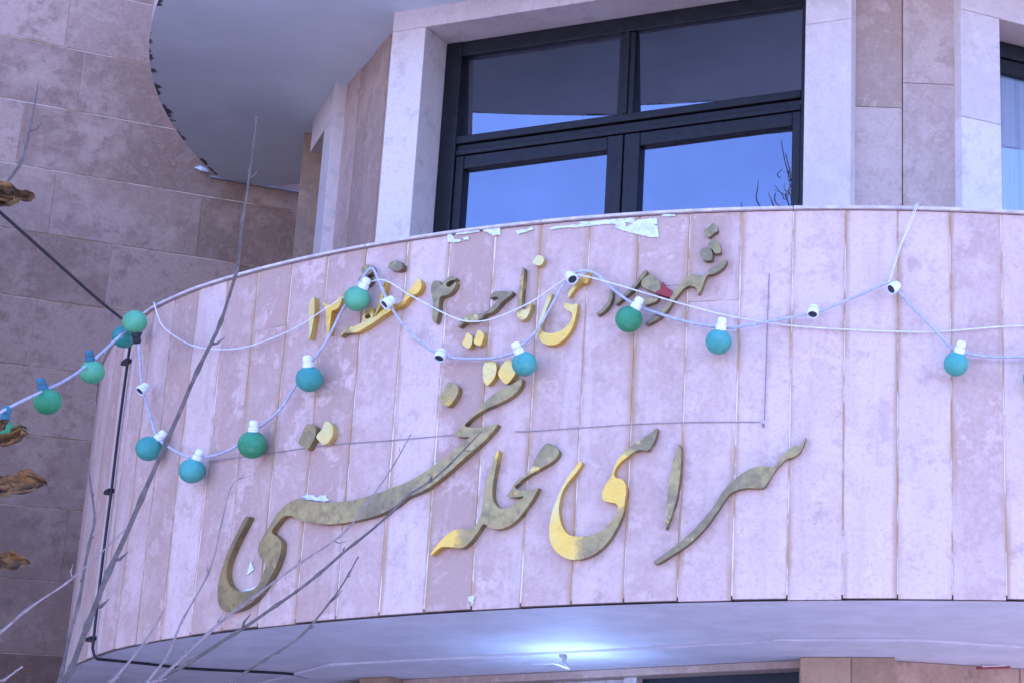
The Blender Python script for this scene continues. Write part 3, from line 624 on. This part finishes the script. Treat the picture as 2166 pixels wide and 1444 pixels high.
def bulb(cx, cy, rp, hx, hy, col, cap='porcelain', dist=None, off=.05):
    c = at(cx, cy, dist) if dist else px_dp(cx, cy, off)
    d = (c-CAM).length; r = rp*d/F_PX
    hp = at(hx, hy, d-.004); ax = (hp-c); ax.normalize()
    hl = .034; h = holder(c+ax*(r*.94+hl), -ax, cap, hl+.006, .0145 if cap == 'porcelain' else .013, False)
    prof = [(0, .0005)]+[(r-r*math.cos(t), r*math.sin(t)) for t in [math.pi*i/14 for i in range(1, 13)]]+[(2*r*.985, r*.30), (2*r+.004, r*.27)]
    o = lathe(c-ax*r, ax, prof, 24).build('bulb', M[col], h, True); child(o, h)
for a in ((654,801,26,651,770,'teal'), (755,632,25.5,772,600,'green'), (534,940,27.5,536,905,'green'), (406,995,24.5,420,962,'teal'), (315,948,24,338,924,'teal'), (1109,769,25.5,1092,732,'teal'), (1330,675,28,1352,636,'green'), (1520,722,27.5,1526,686,'teal'), (2022,769,26.5,2031,736,'teal'), (2190,800,26.5,2194,768,'green')):
    bulb(*a)
bulb(285, 681, 22.5, 288, 706, 'green', 'black', 6.22); bulb(263, 712, 22, 275, 694, 'teal', 'black', 6.32)
bulb(195, 787, 22.5, 190, 756, 'green', 'bluecap', 6.04); bulb(101, 849, 25, 90, 818, 'green', 'bluecap', 5.62); bulb(2, 908, 22, 10, 880, 'green', 'bluecap', 5.4)
for bx, by, ex, ey in ((832,632,808,648), (936,740,924,770), (1203,580,1217,600), (1722,648,1717,676), (1900,602,1876,618), (312,814,292,830)):
    b = px_dp(bx, by, .038); e_ = px_dp(ex, ey, .066); holder(b, e_-b)

sw = tag(empty('support_wire', px_dp(1900, 701, .02)), 'thin white wire sagging in loops across the parapet behind the bulbs', 'wire')
def wire(par, name, P, r, mat, sub=6, pre=()):
    q = list(pre)+[px_dp(x, y, o) for x, y, o in P]
    q = [Vector(v) for v in crom([tuple(p) for p in q], sub)]
    o = tube(q, [r]*len(q), 6).build(name, M[mat], par, True); o.location = -Vector(par.location); return o
W_ = [(326,640,.016),(332,662,.02),(348,694,.02),(400,728,.02),(460,739,.02),(530,731,.02),(620,696,.02),(690,652,.02),(745,618,.02),(806,592,.035),(870,626,.03),(960,672,.03),(1010,680,.03),(1060,668,.03),(1130,635,.03),(1200,588,.04),(1235,584,.04),(1330,610,.03),(1450,645,.02),(1560,672,.016),(1700,691,.012),(1900,701,.012),(2000,700,.012),(2100,692,.012),(2180,688,.012)]
wire(sw, 'wire', W_, .0022, 'wire')
tw = tag(empty('hanging_tie', px_dp(1938, 440, .01)), 'thin white tie hanging from the coping and holding up the cord', 'wire')
wire(tw, 'wire', [(1942,431,.012),(1928,470,.014),(1905,522,.02),(1886,585,.034),(1879,598,.036)], .0014, 'wire'); wire(tw, 'wire', [(1938,432,.013),(1922,475,.015),(1900,530,.02),(1882,588,.034),(1878,598,.036)], .0012, 'wire')

bc = tag(empty('black_cable', px_dp(235, 1040, .01)), 'black cable clipped down the left end of the parapet and under the soffit', 'cable')
q = [px_dp(x, y, o) for x, y, o in ((281,692,.06),(278,715,.03),(270,765,.014),(252,900,.012),(235,1041,.012),(215,1200,.012),(198,1350,.012),(197,1375,.012))]
u = [on_z(x, y, ZB-.010) for x, y in ((204,1391),(225,1395),(300,1402),(400,1413),(520,1419),(610,1424),(650,1432))]
air = [at(*v) for v in ((-120, 345, 5.0), (0, 449, 5.3), (130, 565, 5.75), (215, 640, 6.05))]
for part in (air+[q[0]], q+u):
    sm = [Vector(v) for v in crom([tuple(p) for p in part], 6)]; o = tube(sm, [.0045]*len(sm), 7).build('cable', M['black'], bc, True); o.location = -Vector(bc.location)
for x, y in ((272,768), (236,1041), (198,1352)):
    az, z = px_drum(x, y, .0); mb = MB(); mb.box8([DP(az+s_*.016/3.5*2.2, z+dz, o) for dz in (-.006, .006) for s_, o in ((-.6, .001), (1, .001), (1, .02), (-.6, .02))]); o = mb.build('clip', M['black'], bc); o.location = -Vector(bc.location)
az, z = px_drum(284, 700, .03); mb = tube([px_dp(276, 688, .055), px_dp(284, 700, .06), px_dp(292, 703, .045), px_dp(289, 716, .03)], [.010, .017, .014, .006], 8); o = mb.build('tape_knot', M['black'], bc); o.location = -Vector(bc.location)

# ------------------------------------------------------------------ lamp under the balcony
lp_ = tag(empty('soffit_lamp', on_z(1195, 1376, ZB-.006)), 'lit white lamp on a bent dark hook under the balcony soffit', 'lamp')
b0 = on_z(1186, 1377, ZB-.004); v0 = [b0, b0+Vector((.006, 0, -.012)), b0+Vector((.014, 0, -.020)), b0+Vector((.012, 0, -.034)), b0+Vector((.03, 0, -.055))]
o = tube(v0, [.009, .011, .009, .005, .003], 8).build('hook', M['core'], lp_, True); o.location = -Vector(lp_.location)
t = NT('lamp_glow'); t.b.inputs['Emission Color'].default_value = (.42, .74, 1, 1); t.b.inputs['Emission Strength'].default_value = 19.0; t.b.inputs['Base Color'].default_value = (.9, .9, .9, 1)
lc = b0+Vector((.045, -.04, -.20))
o = lathe(lc+Vector((-.09, 0, 0)), Vector((1, .0, 0)), [(0, .004), (.004, .014), (.15, .014), (.155, .004)], 12).build('tube', t.m, lp_, True); o.location = -Vector(lp_.location)
w0 = on_z(1100, 1404, ZB-.012)
o = tube([Vector((v0[-1])), v0[-2]+Vector((-.03, 0, -.004)), w0], [.0025]*3, 6).build('flex', M['wire'], lp_); o.location = -Vector(lp_.location)
rd = tag(empty('red_tube', on_plane(2085, 1409, G2.P, G2.n)), 'short red tube with a white top edge on the ground floor wall', 'tube')
a_, b_ = on_plane(2066, 1412, G2.P+G2.n*.01, G2.n), on_plane(2136, 1410, G2.P+G2.n*.01, G2.n)
o = tube([a_, b_], [.0045, .0045], 8).build('sleeve', M['red'], rd); o.location = -Vector(rd.location)
o = tube([a_+Vector((.02, 0, .0055)), b_+Vector((0, 0, .0055))], [.0022, .0022], 6).build('strip', M['wire'], rd); o.location = -Vector(rd.location)

# ------------------------------------------------------------------ bare young tree in front, with a few dead leaves
TB = at(190, 1800, 4.1); TB = Vector((TB.x-.15, TB.y+.1, .13))
TR = tag(empty('bare_tree', TB), 'bare young tree with thin twigs and a few dry leaves before the balcony', 'tree')
def branch(P, d0, d1, w0, w1, mat='bark', root=None, knots=True):
    n = len(P); pts = [at(x, y, d0+(d1-d0)*i/(n-1)) for i, (x, y) in enumerate(P)]
    if root is not None: pts = root+pts
    q = [Vector(v) for v in crom([tuple(p) for p in pts], 6)]; m_ = len(q)
    s0 = len(root)*6 if root else 0
    R_ = []
    for i, p in enumerate(q):
        t = max(0, (i-s0)/(m_-1-s0)); dd = (p-CAM).length
        w = (w0+(w1-w0)*t)*dd/F_PX/2
        if i < s0: w *= 1+.8*(1-i/s0)
        if knots and i % 6 == 0: w *= 1.45
        q[i] = p+Vector((noise.noise(p*9), 0, noise.noise(p*9+Vector((5, 5, 5)))))*.004
        R_.append(w)
    mb = tube(q, R_, 7)
    for i in range(s0+4, m_-2, 5):                 # buds and short side spurs
        if random.random() < .75:
            d = (q[i+1]-q[i]).normalized(); sd_ = d.cross(Vector((random.uniform(-1, 1), random.uniform(-1, 1), random.uniform(-1, 1)))).normalized()
            L = random.choice((.008, .012, .03)); b_ = q[i]; t_ = tube([b_, b_+(d*.6+sd_*.8)*L*.5, b_+(d+sd_*.7)*L], [R_[i]*.7, R_[i]*.75, R_[i]*.15], 5); mb.add(t_.v, t_.f)
    o = mb.build('branch', M[mat], TR, True); o.location = -TB; return o
crotch = at(190, 1800, 4.1)
stem = [TB, TB+(crotch-TB)*.33+Vector((.05, 0, 0)), TB+(crotch-TB)*.66+Vector((.02, .03, 0)), crotch]
sm = [Vector(v) for v in crom([tuple(p) for p in stem], 6)]
o = tube(sm, [.022-.009*i/(len(sm)-1) for i in range(len(sm))], 9).build('trunk', M['bark'], TR, True); o.location = -TB
RC = [crotch-Vector((0, 0, .03)), at(160, 1600, 4.15)]
branch([(128,1470),(152,1412),(185,1320),(230,1210),(300,1052),(355,930),(420,780),(468,680),(500,570),(514,470),(530,360),(541,245)], 4.25, 4.6, 11.5, 3.5, 'bark', RC)
branch([(112,1480),(130,1420),(165,1280),(190,1150),(200,1100),(194,1040),(183,965)], 4.2, 4.4, 7, 3, 'bark', RC)
branch([(-40,1370),(0,1338),(60,1290),(140,1230),(200,1180),(268,1118)], 3.9, 4.2, 6.5, 2, 'bark2', RC[:1])
branch([(200,1490),(235,1444),(290,1380),(325,1330),(345,1290)], 3.9, 4.1, 7, 2, 'bark2', RC[:1])
branch([(285,1500),(310,1444),(352,1386),(385,1310),(440,1210),(470,1110),(488,1030),(515,1004)], 4.0, 4.2, 6, 1.6, 'bark2', RC[:1])
branch([(270,1490),(340,1430),(440,1339),(510,1282),(633,1192),(719,1136),(786,1053),(835,983),(869,920)], 4.0, 4.35, 7, 2, 'bark2', RC[:1])
branch([(280,1500),(330,1444),(400,1400),(496,1339),(586,1279),(673,1212),(752,1149),(825,1086),(865,1046),(910,1016),(953,979),(993,939),(1018,914)], 4.1, 4.5, 8, 2.4, 'bark', RC[:1])
branch([(430,1500),(490,1444),(560,1395),(643,1339),(699,1272),(739,1212),(759,1179)], 4.1, 4.35, 6, 2.5, 'bark', RC[:1])
branch([(-30,1470),(5,1438),(46,1408)], 3.9, 4.0, 6, 3, 'bark2', RC[:1])
branch([(-140,1100),(-90,800),(-60,560),(-20,440),(42,350),(56,310),(68,260),(76,212),(78,183)], 4.1, 4.3, 9, 2, 'bark', [crotch, at(-60, 1850, 4.1), at(-230, 1560, 4.1)])
branch([(-150,1300),(-120,1100),(-80,960),(-40,930),(10,930)], 4.0, 4.1, 9, 3, 'bark', [crotch, at(-60, 1850, 4.1), at(-230, 1560, 4.1)])
branch([(-130,1250),(-80,1080),(-40,1040),(12,1045)], 4.0, 4.1, 8, 3, 'bark', [crotch, at(-60, 1850, 4.1), at(-230, 1560, 4.1)])
branch([(-130,1350),(-90,1230),(-40,1195),(10,1200)], 4.0, 4.1, 8, 3, 'bark', [crotch, at(-60, 1850, 4.1), at(-230, 1560, 4.1)])
branch([(-100,700),(-70,520),(-40,450),(5,428)], 4.1, 4.15, 7, 3, 'bark', [crotch, at(-60, 1850, 4.1), at(-230, 1560, 4.1)])
def leaf(x0, y0, x1, y1, w, d, curl, seed):
    a, b = at(x0, y0, d), at(x1, y1, d-.02); ax = (b-a); L = ax.length; ax.normalize()
    n = ax.cross(Vector((0, -1, 0))).normalized(); up_ = n.cross(ax).normalized(); V = []; nu, nv = 12, 8
    for i in range(nu+1):
        s_ = i/nu; hw = w*d/F_PX*.5*(math.sin(math.pi*min(1, s_*.93+.04))**.7)*(1+.16*math.sin(s_*13+seed)+.10*math.sin(s_*31+seed*2))
        for j in range(nv+1):
            q_ = (j/nv-.5)*2
            h = curl*L*(q_*q_*.5)+.10*L*math.sin(5*s_+seed)+noise.noise(Vector((s_*5, q_*3.5, seed)))*.26*L
            V.append(a+ax*(L*s_)+n*(hw*q_*(1-.35*abs(curl)*abs(q_)))+up_*h)
    o = mesh('leaf', V, [(i*(nv+1)+j, i*(nv+1)+j+1, (i+1)*(nv+1)+j+1, (i+1)*(nv+1)+j) for i in range(nu) for j in range(nv)], M['leaf'], TR, None, True)
    md = o.modifiers.new('t', 'SOLIDIFY'); md.thickness = .0004; o.location = -TB
leaf(-45, 410, 74, 418, 40, 4.12, .5, 1.0); leaf(-30, 440, 40, 426, 24, 4.12, .8, 7.0)
leaf(-20, 945, 62, 918, 30, 4.05, .7, 2.0); leaf(22, 925, 60, 905, 34, 4.05, .5, 3.0); leaf(-15, 925, 16, 888, 26, 4.05, .6, 6.0)
leaf(-40, 1032, 102, 1026, 50, 4.05, .45, 4.0); leaf(-35, 1195, 64, 1190, 42, 4.05, .5, 5.0)

# ------------------------------------------------------------------ street tree behind the viewer (seen mirrored in the glass)
def mirror_pt(x, y, dist):
    P = W1.P-W1.n*.195; p = on_plane(x, y, P, W1.n); d = ray(x, y); r = d-W1.n*(2*d.dot(W1.n)); return p+r*dist
ms = mirror_pt(1700, 470, 10.0); tb = Vector((ms.x-.2, ms.y-.1, .0))
T2 = tag(empty('street_tree', tb), 'bare tree across the street mirrored in the lower right pane', 'tree')
def br2(pts, r0, r1):
    q = [Vector(v) for v in crom([tuple(p) for p in pts], 5)]; o = tube(q, [r0+(r1-r0)*i/(len(q)-1) for i in range(len(q))], 6).build('branch', M['bark'], T2, True); o.location = -tb
top = mirror_pt(1690, 520, 10.0)
q = [Vector(v) for v in crom([tuple(v) for v in (tb, tb+Vector((.05, 0, 1.2)), tb+Vector((-.04, .05, 2.6)), top)], 6)]
o = tube(q, [.11-.075*i/(len(q)-1) for i in range(len(q))], 9).build('trunk', M['bark'], T2, True); o.location = -tb
for P in ([(1690,520),(1686,440),(1680,400),(1668,370),(1658,330),(1653,298)], [(1690,520),(1682,420),(1672,370),(1662,326)], [(1688,500),(1640,470),(1604,430),(1603,400),(1605,381)], [(1690,520),(1650,470),(1634,430),(1626,408)], [(1690,500),(1660,450),(1640,428),(1641,410)], [(1692,500),(1690,440),(1688,390),(1690,360)], [(1690,480),(1670,440),(1664,420),(1672,395)], [(1690,520),(1610,480),(1575,445),(1568,430)], [(1690,470),(1680,430),(1690,400),(1700,380)], [(1692,520),(1730,460),(1760,380),(1770,330)]):
    br2([top]+[mirror_pt(x, y, 10.0+random.uniform(-.3, .3)) for x, y in P[1:]], .009, .0035)
for k in range(26):
    x, y = random.gauss(1678, 14), random.uniform(360, 440); p = mirror_pt(x, y, 10)
    br2([p, p+Vector((random.uniform(-.03, .03), random.uniform(-.03, .03), .03)), p+Vector((random.uniform(-.07, .07), random.uniform(-.07, .07), random.uniform(.06, .16)))], .006, .003)
# white torn scrap at the corner of the upper soffit
fl = tag(empty('paint_scrap', on_plane(425, 357, WALL.P, WALL.n)), 'small white scrap sticking out at the corner of the upper soffit', 'scrap')
pp = [on_plane(x, y, WALL.P+WALL.n*(.02+.01*i), WALL.n) for i, (x, y) in enumerate(((411,355),(424,351),(436,357),(441,364),(428,362)))]
o = mesh('scrap', pp, [(0, 1, 2, 3, 4)], M['flake'], fl); o.location = -Vector(fl.location); md = o.modifiers.new('s', 'SOLIDIFY'); md.thickness = .002
